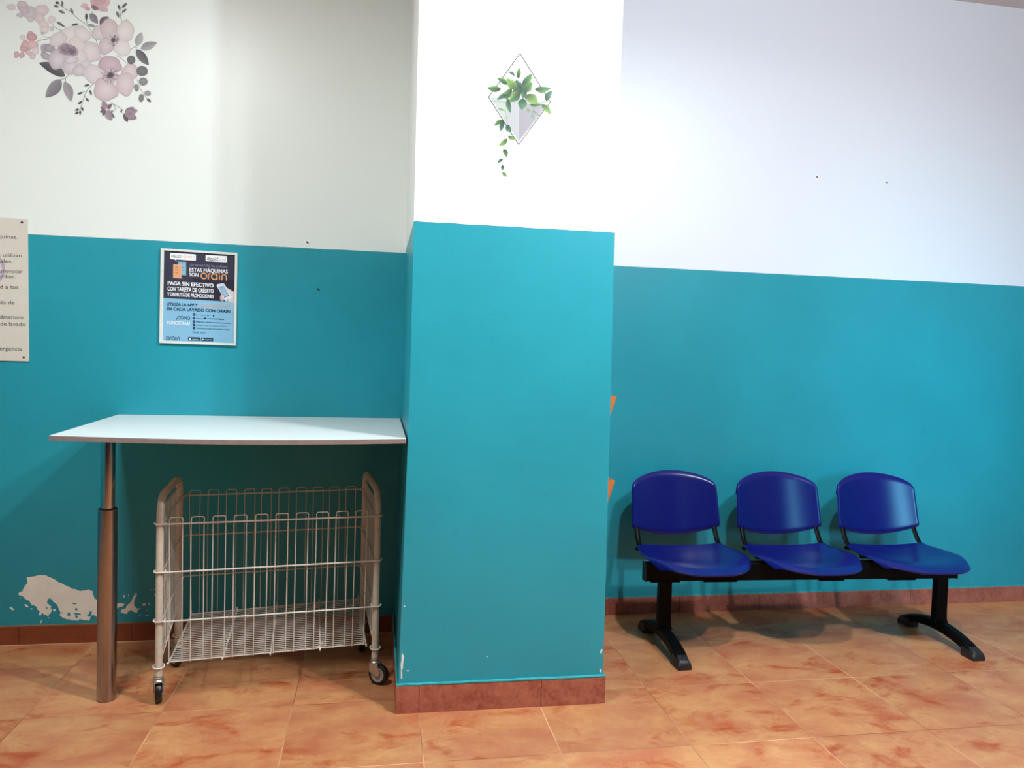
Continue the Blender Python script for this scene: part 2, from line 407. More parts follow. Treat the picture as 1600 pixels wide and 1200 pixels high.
def glyphs(txt):
    key = txt
    if key not in _gc:
        res = []
        for tt in (txt, 'H'):
            cu = bpy.data.curves.new('t', 'FONT'); cu.body = tt; cu.resolution_u = 3
            ob = bpy.data.objects.new('t', cu); COL.objects.link(ob)
            dg = bpy.context.evaluated_depsgraph_get(); me = bpy.data.meshes.new_from_object(ob.evaluated_get(dg))
            res.append(([(v.co.x, v.co.y) for v in me.vertices], [list(p.vertices) for p in me.polygons]))
            bpy.data.objects.remove(ob); bpy.data.curves.remove(cu); bpy.data.meshes.remove(me)
        _gc[key] = (res[0][0], res[0][1], max(v[1] for v in res[1][0]))
    return _gc[key]

# --- peeling paint at the foot of the left wall (bare plaster shows)
def ragged(pts, amp, seed, sub=4):
    R = random.Random(seed); out = []
    for i, p in enumerate(pts):
        q = pts[(i+1) % len(pts)]
        for k in range(sub):
            t = k/sub; j = amp if k else amp*.3
            out.append((p[0]+(q[0]-p[0])*t+R.uniform(-j, j), p[1]+(q[1]-p[1])*t+R.uniform(-j, j)))
    return out
class Flat(Ink):
    pass
def flat_mesh(name, polys, Y, mat, parent, ox, oy, k, lift=.0004):
    vs = []; fs = []
    for poly in polys:
        b = len(vs); vs += [on_wall(ox+x/k, oy+y/k, Y-lift) for x, y in poly]; fs.append(list(range(b, b+len(poly))))
    me = bpy.data.meshes.new(name); me.from_pydata(vs, [], fs)
    bm = bmesh.new(); bm.from_mesh(me); bmesh.ops.triangulate(bm, faces=bm.faces, ngon_method='EAR_CLIP')
    for f in bm.faces:
        f.normal_update()
        if f.normal.y > 0: f.normal_flip()
    bm.to_mesh(me); bm.free()
    me.materials.append(mat); o = bpy.data.objects.new(name, me); COL.objects.link(o); o.parent = parent; return o
patch = [(255, 255), (330, 250), (395, 235), (450, 245), (530, 280), (580, 312), (640, 340), (700, 372), (790, 390), (850, 375), (890, 390), (908, 460), (960, 500), (1040, 510), (1090, 512),
         (1180, 505), (1198, 520), (1180, 540), (1140, 545), (1100, 590), (1090, 605), (1000, 640), (930, 640), (905, 622), (880, 625), (868, 648), (862, 678), (800, 668), (770, 660), (748, 675), (690, 672),
         (640, 660), (600, 645), (572, 625), (585, 600), (565, 560), (548, 525), (510, 492), (490, 462), (462, 462), (452, 498), (470, 520), (498, 540), (480, 548), (500, 580), (482, 610), (462, 632), (430, 618), (408, 600), (388, 630), (372, 612), (385, 590), (360, 570), (350, 540),
         (300, 520), (285, 490), (240, 465), (215, 440), (178, 425), (182, 408), (215, 395), (235, 345), (265, 310)]
small = [[(90, 545), (105, 540), (135, 570), (125, 578), (105, 568)], [(232, 520), (250, 518), (278, 545), (250, 545)], [(292, 558), (312, 556), (308, 570)], [(510, 565), (535, 562), (538, 580), (515, 588)],
         [(383, 690), (400, 668), (405, 680), (392, 704)], [(455, 645), (478, 645), (475, 655)], [(1310, 405), (1316, 425), (1298, 465), (1288, 500), (1292, 535), (1318, 560), (1355, 556), (1325, 572), (1318, 600), (1290, 592), (1262, 575), (1235, 585), (1222, 610), (1180, 606), (1160, 590), (1172, 565), (1205, 560), (1225, 525), (1262, 490), (1285, 440)],
         [(1182, 435), (1200, 428), (1205, 450), (1190, 458)], [(1230, 422), (1245, 428), (1236, 440)], [(1370, 515), (1395, 508), (1402, 522), (1388, 536), (1372, 530)], [(1420, 502), (1440, 508), (1445, 528), (1428, 520)], [(1483, 420), (1500, 400), (1500, 440), (1485, 440)],
         [(1395, 625), (1435, 622), (1415, 632)], [(1410, 566), (1425, 570), (1415, 578)], [(1335, 625), (1350, 622), (1345, 632)], [(1228, 452), (1240, 450), (1235, 460)], [(195, 452), (206, 455), (200, 462)], [(1440, 378), (1462, 374), (1450, 384)], [(1472, 376), (1490, 372), (1482, 384)]]
flat_mesh('bare_plaster_patch', [ragged(patch, 4.5, 5, 4)]+[ragged(p, 2, 9+i, 2) for i, p in enumerate(small)], YL, M['plaster'], wall_l, 0, 860, 6.154)
isl = [[(884, 580), (880, 628), (850, 636), (828, 632), (850, 618), (862, 588)], [(440, 548), (455, 545), (458, 560), (445, 566)], [(690, 515), (715, 503), (735, 515), (712, 518)], [(718, 560), (735, 550), (745, 575), (728, 582)], [(650, 600), (668, 592), (678, 620), (660, 638), (648, 625)], [(705, 600), (775, 605), (780, 618), (740, 618), (752, 655), (722, 640), (728, 618)], [(590, 592), (605, 595), (606, 612)]]
tealflat = wall_paint('teal_paint_flakes', 9., WHITE)
flat_mesh('paint_flakes', [ragged(p, 2, 31+i, 2) for i, p in enumerate(isl)], YL, tealflat, wall_l, 0, 860, 6.154, .0008)
# chips along the pillar's edges and face
chips = [[(272, 470), (284, 500), (278, 560), (272, 590), (276, 640), (266, 640), (264, 560), (270, 510)], [(300, 590), (318, 590), (308, 600)], [(1516, 460), (1526, 456), (1520, 486), (1510, 480)], [(1510, 580), (1520, 588), (1518, 606), (1508, 598)],
         [(905, 645), (918, 642), (916, 653)], [(284, 182), (292, 182), (292, 192), (284, 192)], [(1494, 640), (1530, 640), (1534, 668), (1526, 668)], [(800, 500), (812, 503), (804, 508)]]
flat_mesh('chipped_paint', [ragged(p, 2.2, 51+i, 3) for i, p in enumerate(chips)], YP, M['chip'], wall_p, 560, 900, 4., .0006)
# screw holes and putty dabs in the walls
def plug(px, py, wall, Y, dab):
    p = on_wall(px, py, Y); m = MB()
    m.lathe([(0, -.0008), (.0042, -.0008), (.0046, -.0002)], p, (0, 1, 0), 12, 0)
    q = p+Vector((.006, 0, -.004)); m.lathe([(0, -.0012), (.0022, -.0012), (.0024, -.0002)], q, (0, 1, 0), 8, 0)
    if dab: m.lathe([(.0048, -.0006), (.010, -.0005), (.0105, -.0001)], p, (0, 1, 0), 12, 1)
    m.build('screw_hole', [M['hole'], M['putty']], wall)
plug(1276.5, 276.5, wall_r, YR(2.1), True); plug(1384.5, 284.5, wall_r, YR(2.5), True)
plug(480, 378.5, wall_l, YL, True); plug(497, 452, wall_l, YL, False)

# ------------------------------------------------------------------ flower decal
dec = thing('flower_decal', 'pink and grey watercolour flower sticker on upper left white wall', 'wall sticker', on_wall(130, 95, YL))
I = Ink(YL-.0003, 0, 0, 4., 6e-6, .92, .62)
DG, MG, LG, PG = (84, 80, 86), (132, 126, 132), (168, 162, 164), (178, 164, 170)
def oval(x, y, rx, ry, a, c=MG, c2=None): I.blob(x, y, rx, ry, a, c, c2 or tuple(v*.88 for v in c), tuple(v*.8 for v in c), .04)
# stems behind
for pts in ([(440, 70), (490, 120), (540, 155), (585, 215), (612, 285)], [(545, 150), (540, 110)], [(225, 262), (270, 248), (330, 240)], [(270, 228), (320, 236), (345, 238)], [(325, 150), (350, 175), (400, 195)],
            [(770, 150), (757, 120), (750, 75), (745, 50)], [(755, 95), (775, 70)], [(600, 510), (545, 565), (515, 640), (495, 705)], [(540, 568), (505, 583)], [(530, 600), (548, 626)], [(355, 15), (400, 50), (440, 72)],
            [(855, 285), (830, 300), (805, 318)], [(860, 300), (845, 292)], [(725, 345), (770, 375), (790, 395)], [(855, 495), (875, 550), (900, 590), (930, 630)], [(435, 462), (405, 490), (380, 495)], [(410, 490), (410, 530)],
            [(690, 640), (735, 665), (770, 690)], [(705, 650), (722, 675), (712, 692), (696, 690)], [(575, 70), (580, 110)]):
    I.curve(pts, 3.0, (120, 108, 110))
# soft lavender cluster and pink clusters, top left
LV = (206, 186, 196); LP = (220, 196, 198)
for i, (x, y, rx, ry, a, c) in enumerate([(70, 45, 28, 20, .3, (214, 200, 208)), (140, 30, 34, 26, .2, LV), (185, 80, 62, 40, .5, LV), (125, 95, 22, 14, 0, (204, 182, 194)), (190, 120, 22, 18, .4, (212, 190, 198)), (262, 65, 42, 38, 0, LP),
                                       (250, 115, 36, 30, .8, (224, 196, 192)), (278, 180, 30, 34, 0, (222, 206, 204)), (322, 122, 26, 24, 0, (226, 202, 204)), (270, 150, 34, 24, .3, (224, 200, 196)), (325, 180, 12, 16, 0, (206, 190, 198)), (265, 207, 10, 10, 0, (196, 176, 184)), (150, 62, 40, 18, .3, (200, 180, 192))]):
    I.blob(x, y, rx, ry, a, tuple(min(255, v+14) for v in c), c, tuple(v*.94 for v in c), .10, seed=40+i)
for i, (x, y, rx, ry, c) in enumerate([(198, 232, 32, 28, (212, 140, 150)), (190, 205, 14, 12, (206, 150, 160)), (165, 285, 36, 30, (220, 160, 164)), (205, 280, 34, 26, (226, 172, 174)), (150, 305, 26, 20, (212, 150, 156)), (137, 345, 16, 20, (214, 150, 160)), (103, 342, 16, 22, (212, 156, 166)),
                                   (142, 235, 18, 18, (222, 200, 200)), (205, 350, 20, 22, (216, 188, 188)), (222, 318, 22, 26, (226, 200, 198)), (180, 330, 22, 14, (222, 176, 178))]):
    I.blob(x, y, rx, ry, .3, tuple(min(255, v+18) for v in c), c, tuple(v*.93 for v in c), .12, seed=60+i)
# top pink bud flower
for i, (x, y, rx, ry, c) in enumerate([(600, 15, 34, 34, (222, 164, 172)), (650, 20, 34, 36, (228, 170, 176)), (622, 5, 38, 26, (216, 154, 166)), (640, 58, 38, 14, (220, 164, 170)), (530, 38, 26, 16, (228, 178, 178)), (548, 55, 16, 12, (214, 150, 158))]):
    I.blob(x, y, rx, ry, .2, c, tuple(min(255, v+8) for v in c), tuple(v*.92 for v in c), .10, seed=80+i)
I.blob(592, 48, 24, 16, .5, (130, 84, 104), (176, 118, 134), None, .12)
# grey leaves
for L_ in [(345, 15, 372, 20, 0, DG), (388, 5, 390, 42, 0, MG), (365, 65, 408, 84, 0, MG), (335, 34, 368, 44, 0, MG), (440, 50, 458, 90, 0, MG), (540, 82, 540, 130, 0, DG), (445, 158, 494, 148, 14, DG), (352, 135, 408, 170, 18, MG), (545, 155, 600, 165, 20, LG)]:
    x0, y0, x1, y1, w_, c = L_; I.leaf(x0, y0, x1, y1, w_ or 17, c, tuple(v*.86 for v in c))
I.leaf(562, 84, 612, 148, 44, (150, 142, 152), (122, 114, 126)); I.leaf(625, 158, 682, 106, 40, (150, 112, 124), (96, 74, 90), -.12)
for x0, y0, x1, y1 in [(738, 30, 752, 64), (762, 48, 794, 18), (762, 78, 792, 56), (728, 70, 745, 112), (765, 158, 796, 118)]: I.leaf(x0, y0, x1, y1, 17, DG if y0 < 60 else MG, (96, 92, 98))
I.leaf(855, 288, 886, 200, 50, (190, 182, 186), (158, 152, 160)); I.leaf(878, 305, 982, 266, 52, (176, 170, 174), (136, 130, 136)); I.leaf(850, 308, 930, 408, 54, (110, 104, 110), (72, 68, 76))
I.leaf(408, 478, 242, 392, 68, (104, 100, 106), (80, 74, 84), .06); I.leaf(382, 495, 284, 610, 76, (150, 144, 150), (122, 116, 126), -.03); I.leaf(402, 510, 444, 636, 58, (176, 160, 168), (154, 140, 150), -.05)
I.leaf(300, 275, 262, 330, 50, (190, 170, 184), (170, 150, 168), .1)
oval(285, 350, 34, 22, .6, (196, 178, 190)); oval(310, 300, 34, 28, .2, (188, 170, 184))
# pale big flower (left)
def petal(x, y, rx, ry, a, c, tint, off=(0, 0), pinch=.1, sd=0):
    I.blob(x, y, rx, ry, a, tint, c, tuple(v*.91 for v in c), .10, 30, off, pinch, sd or I.n+5)
petal(445, 215, 92, 52, -.35, (226, 216, 208), (236, 228, 220)); petal(515, 215, 56, 48, .3, (222, 210, 206), (234, 224, 218)); petal(365, 245, 56, 44, -.3, (220, 206, 206), (228, 218, 214))
petal(560, 325, 80, 62, .3, (220, 200, 202), (232, 218, 214)); petal(362, 372, 56, 66, .5, (204, 184, 198), (226, 212, 216)); petal(525, 425, 62, 52, .3, (218, 200, 204), (230, 216, 216)); petal(448, 415, 56, 52, -.2, (208, 190, 200), (228, 214, 216))
petal(500, 440, 44, 40, .3, (204, 188, 196), (224, 210, 212)); petal(480, 350, 66, 50, .1, (224, 208, 206), (232, 220, 216)); petal(445, 375, 44, 26, -.1, (206, 190, 198), (230, 218, 218)); petal(480, 275, 50, 42, .4, (226, 214, 208), (230, 216, 214))
I.blob(425, 312, 66, 40, .35, (148, 112, 136), (182, 150, 170), (206, 180, 192), .12); I.blob(450, 322, 30, 24, .2, (120, 86, 112), (154, 120, 142), (186, 154, 172), .15)
R = random.Random(4)
for _ in range(46):
    a = R.random()*6.28; d = R.random()**.5; I.blob(420+math.cos(a)*58*d, 312+math.sin(a)*34*d, 3.5, 3, 0, (132, 98, 124), (132, 98, 124), None, 0, 6)
# upper right flower
petal(625, 205, 52, 46, .2, (216, 196, 200), (228, 212, 212)); petal(778, 200, 60, 72, .35, (224, 206, 200), (236, 224, 214)); petal(682, 180, 56, 62, -.25, (212, 184, 188), (224, 202, 200)); petal(765, 300, 54, 50, .2, (226, 212, 206), (234, 224, 216)); petal(664, 288, 48, 54, .2, (208, 184, 188), (224, 204, 202))
petal(715, 240, 34, 36, 0, (218, 196, 198), (206, 184, 190))
# lower pink flower
petal(590, 462, 66, 60, .2, (222, 202, 206), (232, 216, 216)); petal(812, 450, 52, 56, .4, (216, 184, 192), (228, 206, 208)); petal(784, 525, 54, 76, -.15, (214, 182, 190), (228, 204, 206)); petal(660, 562, 76, 72, .2, (214, 180, 188), (230, 208, 208)); petal(690, 404, 78, 50, .2, (202, 162, 176), (216, 182, 192))
petal(690, 470, 48, 44, 0, (216, 186, 194), (206, 174, 186))
for cx, cy, s_ in ((708, 250, .8), (690, 470, 1.15)):
    for k in range(40):
        a = R.random()*6.28; d = (18+R.random()*34)*s_; x, y = cx+math.cos(a)*d, cy+math.sin(a)*d*.9
        I.line([(cx+math.cos(a)*8*s_, cy+math.sin(a)*8*s_), (x, y)], 1.6, (158, 126, 142)); I.n -= 1
        I.blob(x, y, 3.2, 3.2, 0, (104, 78, 98), (118, 90, 110), None, 0, 6)
    I.blob(cx, cy, 20*s_, 17*s_, .2, (64, 46, 66), (112, 82, 104), (150, 118, 136), .2)
# right-hand round leaves, sprigs and lower blossoms
oval(820, 374, 26, 27, 0, (112, 108, 112)); oval(888, 443, 36, 31, 0, (112, 110, 114)); oval(895, 509, 27, 25, 0, (142, 140, 142)); oval(853, 548, 15, 22, -.2, (142, 136, 140)); oval(923, 582, 20, 16, .2, (158, 156, 158)); oval(883, 612, 16, 25, .1, (128, 126, 128)); I.leaf(918, 616, 944, 638, 18, (92, 90, 94), (76, 74, 80))
for x0, y0, x1, y1 in [(560, 528, 524, 538), (562, 562, 572, 596), (515, 578, 484, 588), (536, 612, 556, 634), (512, 632, 486, 652), (510, 668, 520, 694), (494, 682, 468, 690), (502, 690, 500, 718), (492, 698, 468, 712)]: I.leaf(x0, y0, x1, y1, 13, (84, 80, 84), (64, 62, 68))
for x1, y1 in [(628, 668), (640, 722), (692, 742), (718, 736), (640, 640), (700, 648), (624, 700)]: I.leaf(664, 686, x1, y1, 24, (136, 96, 122), (108, 76, 102))
I.leaf(640, 632, 672, 690, 36, (178, 140, 156), (160, 120, 140)); I.leaf(672, 690, 700, 752, 46, (176, 150, 162), (150, 124, 142), .1); I.blob(668, 686, 10, 9, 0, (232, 220, 222), (200, 176, 188), None)
I.leaf(780, 712, 838, 670, 40, (160, 120, 140), (136, 98, 120)); I.leaf(780, 712, 862, 688, 42, (170, 132, 150), (140, 102, 126)); I.leaf(780, 712, 856, 740, 46, (158, 118, 140), (128, 92, 116)); I.leaf(775, 708, 798, 764, 28, (106, 82, 96), (84, 66, 80)); I.blob(812, 712, 30, 28, .2, (150, 110, 132), (166, 128, 146), None, .1)
for x0, y0, x1, y1 in [(696, 690, 704, 702), (756, 690, 762, 706), (752, 698, 766, 684)]: I.leaf(x0, y0, x1, y1, 8, DG, DG)
I.build('printed_flowers', M['vinyl'], dec)

# ------------------------------------------------------------------ hanging plant decal
pd = thing('plant_decal', 'green trailing plant in a diamond hanger, sticker on white pillar top', 'wall sticker', on_wall(812, 155, YP))
I = Ink(YP-.0003, 700, 60, 5., 6e-6, .56, 1.25)
fr = (60, 57, 57)
I.poly([(330, 458), (470, 470), (640, 480), (768, 488), (740, 522), (548, 502), (345, 492)], (222, 228, 224))
I.poly([(350, 493), (550, 503), (552, 806), (420, 610)], (216, 218, 220)); I.poly([(550, 503), (745, 520), (740, 560), (552, 806)], (190, 186, 194)); I.poly([(352, 494), (462, 500), (462, 660), (420, 608)], (222, 230, 222))
I.poly([(562, 780), (552, 806), (640, 700), (742, 566), (748, 524), (700, 600)], (204, 200, 208))
I.line([(345, 492), (552, 503)], 4, (176, 182, 180)); I.line([(552, 503), (552, 806)], 4, (232, 232, 236))
G1, G2, G3, G4 = (150, 192, 116), (96, 146, 100), (86, 134, 112), (176, 204, 134)
for pts in ([(450, 560), (458, 640), (445, 740), (435, 860), (436, 940), (425, 1000)], [(458, 690), (462, 750), (490, 775)], [(452, 610), (430, 640)], [(390, 545), (440, 560), (452, 570)], [(640, 520), (680, 570), (720, 610)], [(650, 560), (672, 640)], [(630, 420), (650, 402), (682, 398)], [(700, 510), (770, 492)], [(525, 330), (520, 290), (490, 265)], [(548, 320), (550, 290)], [(690, 500), (735, 515)]):
    I.curve(pts, 3.2, (150, 166, 140))
for c in ([(390, 548, 450, 566, 16), (612, 548, 636, 578, 30), (652, 566, 690, 592, 22), (650, 596, 664, 624, 22), (690, 590, 722, 608, 12), (664, 625, 672, 644, 8)]): I.leaf(*c, (168, 190, 160), (140, 168, 140))
for p in [(563, 118), (317, 460), (552, 830), (799, 497), (563, 118)][:-1]: pass
I.line([(563, 116), (315, 461)], 6.5, fr); I.line([(316, 459), (553, 832)], 6.5, fr); I.line([(551, 831), (801, 494)], 6.5, fr); I.line([(800, 498), (562, 117)], 6.5, fr)
LV_ = [(540, 390, 465, 260, 0, 0, 0), ]
leaves = [(548, 314, 558, 228, 34, G1, G2, 0), (520, 292, 468, 262, 22, (150, 170, 160), (110, 140, 128), .15), (580, 365, 656, 276, 56, G1, G2, .05), (542, 400, 456, 310, 66, G4, G1, -.03), (575, 395, 530, 320, 34, G3, (70, 118, 96), 0), (590, 420, 658, 340, 56, G4, G2, .08), (462, 362, 384, 310, 40, G1, G2, .08), (416, 396, 306, 384, 46, G1, G2, -.05),
          (500, 392, 398, 452, 60, G1, G2, -.18), (462, 440, 382, 482, 36, (150, 190, 160), G3, .1), (560, 400, 530, 480, 40, G3, G2, 0), (562, 418, 478, 494, 72, G4, G2, -.02), (468, 470, 488, 584, 40, G1, G3, .05), (462, 430, 462, 500, 18, G3, G2, 0), (604, 412, 580, 470, 44, (128, 178, 130), G3, 0), (590, 468, 578, 558, 70, G3, (112, 160, 118), .03),
          (610, 440, 700, 522, 74, G4, G1, -.08), (640, 515, 732, 516, 26, G1, G2, .1), (676, 396, 806, 390, 50, G1, G2, .06), (765, 488, 816, 408, 50, (142, 190, 140), G3, -.08), (732, 516, 804, 594, 46, G4, G1, -.06), (555, 380, 545, 330, 26, (90, 140, 120), G3, 0),
          (440, 640, 360, 684, 36, G1, G2, .1), (436, 645, 412, 724, 38, G3, (80, 130, 110), .05), (462, 672, 494, 736, 40, (120, 172, 120), G3, .1), (470, 766, 520, 794, 32, G4, G1, -.05), (462, 784, 396, 836, 38, G4, G1, -.1), (434, 862, 458, 928, 36, G1, G3, -.08), (430, 940, 386, 974, 24, (150, 186, 150), G3, .05), (426, 988, 426, 1032, 26, (120, 172, 130), G3, 0), (426, 1046, 460, 1082, 26, G4, G1, 0)]
inner = [(556, 400, 520, 330, 44), (556, 404, 610, 350, 46), (556, 410, 500, 420, 50), (558, 410, 620, 430, 46), (556, 420, 540, 470, 40), (470, 420, 440, 470, 34), (600, 440, 640, 480, 40), (555, 400, 570, 340, 30)]
for x0, y0, x1, y1, w_ in inner: I.leaf(x0, y0, x1, y1, w_, (84, 128, 90), (62, 104, 78), 0, None, 9, .7, 1.)
for x0, y0, x1, y1, w_, c1, c2, b in leaves: I.leaf(x0, y0, x1, y1, w_, c1, c2, b, tuple(v*.86 for v in c2), 9, .55, 1.06)
I.build('printed_plant', M['vinyl'], pd)

# ------------------------------------------------------------------ poster in frame
def W(x, y, Y): return on_wall(230+x/6.32, 370+y/6.32, Y)
po = thing('framed_poster', 'dark and light blue laundry payment poster in thin white frame', 'poster', W(500, 1060, YL))
fo = [(133, 112), (890, 160), (876, 1076), (118, 1048)]; fi = [(165, 134), (866, 180), (852, 1052), (150, 1026)]
m = MB(); yf, yb = YL-.014, YL-.0005
F = [W(*p, yf) for p in fo]; G = [W(*p, yf) for p in fi]; FB = [Vector((p.x, yb, p.z)) for p in F]; GB = [Vector((p.x, yb, p.z)) for p in G]
fs = []
for k in range(4):
    j = (k+1) % 4; fs += [(k, j, 4+j, 4+k), (8+k, 8+j, j, k), (4+k, 4+j, 12+j, 12+k), (8+j, 8+k, 12+k, 12+j)]
m.add(F+G+FB+GB, fs); m.build('frame', M['alu'], po, smooth=False, bevel=.0012)
I = Ink(YL-.008, 230, 370, 6.32, 8e-6)
NAVY, NAVY2, SKY, INK = (58, 58, 74), (48, 46, 62), (136, 186, 214), (22, 46, 78)
WH = (240, 240, 242); OR = (240, 166, 112)
I.poly([(160, 128), (872, 175), (862, 645), (155, 604)], NAVY); I.poly([(155, 604), (862, 645), (856, 1058), (146, 1032)], SKY)
I.poly([(500, 640), (860, 645), (858, 740), (480, 700)], (144, 190, 214))
I.poly([(455, 400), (865, 425), (862, 640), (450, 615)], NAVY2)
def rrect(x0, y0, x1, y1, sl, r, col):
    pts = []
    for cx, cy, a0 in ((x1-r, y0+r, -PI/2), (x1-r, y1-r, 0), (x0+r, y1-r, PI/2), (x0+r, y0+r, PI)):
        for k in range(5):
            a = a0+PI/2*k/4; x = cx+math.cos(a)*r; y = cy+math.sin(a)*r; pts.append((x, y+(x-x0)*sl))
    I.poly(pts, col)
rrect(228, 158, 481, 220, .065, 8, WH); I.poly([(262, 215), (278, 218), (294, 246)], WH)
I.text('HELLO', (240, 203), (334, 209), 28, (60, 60, 70), .012); I.text('HUMAN!', (344, 210), (466, 217), 27, (236, 190, 168), .006)
rrect(577, 180, 789, 240, .055, 6, WH); I.text('Rapid', (588, 230), (690, 237), 34, (60, 84, 80), .012, .35); I.text('clean', (692, 232), (748, 236), 22, (176, 196, 190), 0, .3); I.line([(755, 222), (762, 236), (778, 212)], 3.5, (120, 130, 130))
I.poly([(304, 243), (386, 248), (386, 382), (304, 376)], (122, 164, 186)); I.poly([(312, 250), (380, 254), (380, 374), (312, 370)], (142, 182, 204)); I.line([(386, 384), (405, 388)], 3, (120, 120, 140)); I.line([(236, 406), (356, 413)], 3.5, (116, 112, 130))
I.poly([(258, 272), (340, 277), (338, 410), (256, 402)], (240, 176, 132)); I.poly([(264, 280), (334, 284), (332, 402), (263, 396)], (226, 160, 118))
for yy in (300, 325, 352): I.line([(276, yy), (306, yy+2)], 9, (176, 124, 96))
for yy in (268, 300, 330): I.line([(340, yy), (356, yy+1)], 6, (80, 100, 124))
I.text('¿Sin efectivo? ¡No hay problema!', (418, 286), (790, 306), 22, (150, 152, 170), 0, .15)
I.text('ESTAS MÁQUINAS', (418, 343), (796, 362), 37, WH, .022); I.text('SON', (416, 388), (506, 394), 34, WH, .022)
def orain(x0, y0, s_, col, sl, wl):
    """the rounded lower-case word mark: o r a i n"""
    f = lambda x, y: (x0+x*s_, y0-y*s_+x*s_*sl)
    def arcp(cx, cy, r, a0, a1, n=18): return [f(cx+r*math.cos(a0+(a1-a0)*k/n), cy+r*math.sin(a0+(a1-a0)*k/n)) for k in range(n+1)]
    L = wl*s_
    I.line(arcp(.5, .5, .43, 0, 2*PI+.05, 26), L, col)
    I.line([f(1.2, .02), f(1.2, .62)]+arcp(1.5, .62, .30, PI, PI*.45, 8), L, col)
    I.line(arcp(2.12, .5, .43, 0, 2*PI+.05, 26), L, col); I.line([f(2.55, .02), f(2.55, .93)], L, col)
    I.line([f(2.92, .02), f(2.92, .80)], L, col); I.line([f(2.92, 1.0), f(2.92, 1.14)], L, col)
    I.line([f(3.3, .02), f(3.3, .55)]+arcp(3.64, .57, .34, PI, 0, 14)+[f(3.98, .02)], L, col)
orain(527, 416, 64, OR, .07, .155)
I.text('PAGA SIN EFECTIVO', (202, 474), (656, 500), 36, WH, .034); I.text('CON TARJETA DE CRÉDITO', (200, 530), (656, 555), 38, WH, .03); I.text('Y DISFRUTA DE PROMOCIONES', (198, 583), (656, 607), 35, WH, .028)
# hand holding a phone
I.blob(800, 590, 62, 44, .55, (226, 206, 198), (206, 182, 174), None, .05); I.poly([(790, 505), (858, 545), (856, 655), (800, 640), (770, 560)], (214, 204, 202)); I.blob(745, 600, 26, 36, .2, (224, 200, 196), (196, 166, 164), None, .08)
I.poly([(684, 480), (694, 468), (750, 459), (764, 468), (834, 590), (830, 606), (782, 640), (768, 632)], (226, 226, 236)); I.poly([(700, 492), (758, 482), (806, 566), (748, 590)], (150, 186, 206)); I.poly([(756, 592), (806, 572), (812, 582), (760, 602)], (96, 116, 150))
I.line([(722, 500), (748, 495)], 6, (90, 112, 134)); I.line([(744, 534), (760, 530)], 6, (226, 232, 236)); I.line([(754, 556), (772, 550)], 8, (226, 232, 236)); I.line([(704, 478), (732, 472)], 3, (120, 120, 130)); I.poly([(775, 625), (800, 612), (806, 622), (784, 636)], (190, 176, 190))
I.text('UTILIZA LA APP Y', (192, 678), (500, 690), 28, INK, .034); I.text('CONSIGUE PUNTOS', (515, 690), (818, 698), 23, (206, 170, 160), .022)
I.text('EN CADA LAVADO CON ORAIN', (192, 722), (820, 752), 29, INK, .034)
I.text('¿CÓMO', (286, 814), (424, 820), 32, INK, .012); I.text('FUNCIONA?', (196, 862), (424, 874), 33, WH, .016)
rows = [('Descarga la app', 612, 0), ('Selecciona', 552, 0), ('Regístrate y consulta el monedero electrónico', 824, 1), ('Recarga tu saldo con Efectivo o Tarjeta', 790, 0), ('Pulsa sobre el nombre de la máquina a utilizar', 820, 1)]
for k, (tx, xe, b) in enumerate(rows):
    y = 770+k*33; I.blob(461, y, 13, 13, 0, INK, INK, None, 0, 16); I.text(str(k+1), (458, y+5), (463, y+5), 10, SKY, .01)
    I.text(tx, (482, y+6), (xe, y+6+(xe-482)*.05), 12 if b else 11, (40, 66, 96) if b else (66, 94, 120), .012 if b else .002)
I.blob(656, 780, 8, 9, 0, INK, INK, None, 0, 12); I.blob(570, 806, 13, 10, 0, (46, 72, 100), (46, 72, 100), None, 0, 14); I.text('Lavandería Rápida', (594, 812), (758, 820), 12, INK, .018)
I.text('Fácil, ¿no?', (448, 950), (576, 956), 17, (46, 72, 100), .002, .1)
orain(185, 1016, 34, INK, .05, .15)
rrect(404, 990, 522, 1022, .03, 3, INK); rrect(533, 996, 651, 1028, .03, 3, INK); I.blob(425, 1009, 9, 10, 0, WH, WH, None, 0, 12); I.text('App Store', (444, 1016), (510, 1018), 11, WH, .006); I.poly([(545, 1004), (562, 1013), (545, 1022)], WH); I.text('Google Play', (570, 1020), (642, 1022), 11, WH, .006)
I.build('print', M['print'], po)
m = MB(); q = [W(*p, YL-.006) for p in fi]; m.prism(q, (0, .005, 0)); m.build('backing', M['alu'], po, smooth=False)

# ------------------------------------------------------------------ laundry rules sign, cut by the left edge
sg = thing('rules_sign', 'cream plastic notice board with lines of black text at left edge', 'sign', (-1.60, YL, 1.5))
tr, brr = on_wall(43, 342, YL-.006), on_wall(45, 565, YL-.006)
m = MB(); m.prism([(tr.x-.62, YL-.006, tr.z-.0), (tr.x, YL-.006, tr.z), (brr.x, YL-.006, brr.z), (brr.x-.62, YL-.006, brr.z)], (0, .0055, 0)); m.build('panel', M['sign'], sg, smooth=False, bevel=.0008)
I = Ink(YL-.0063, 0, 320, 4.2833, 1e-5)
BK = (48, 48, 52)
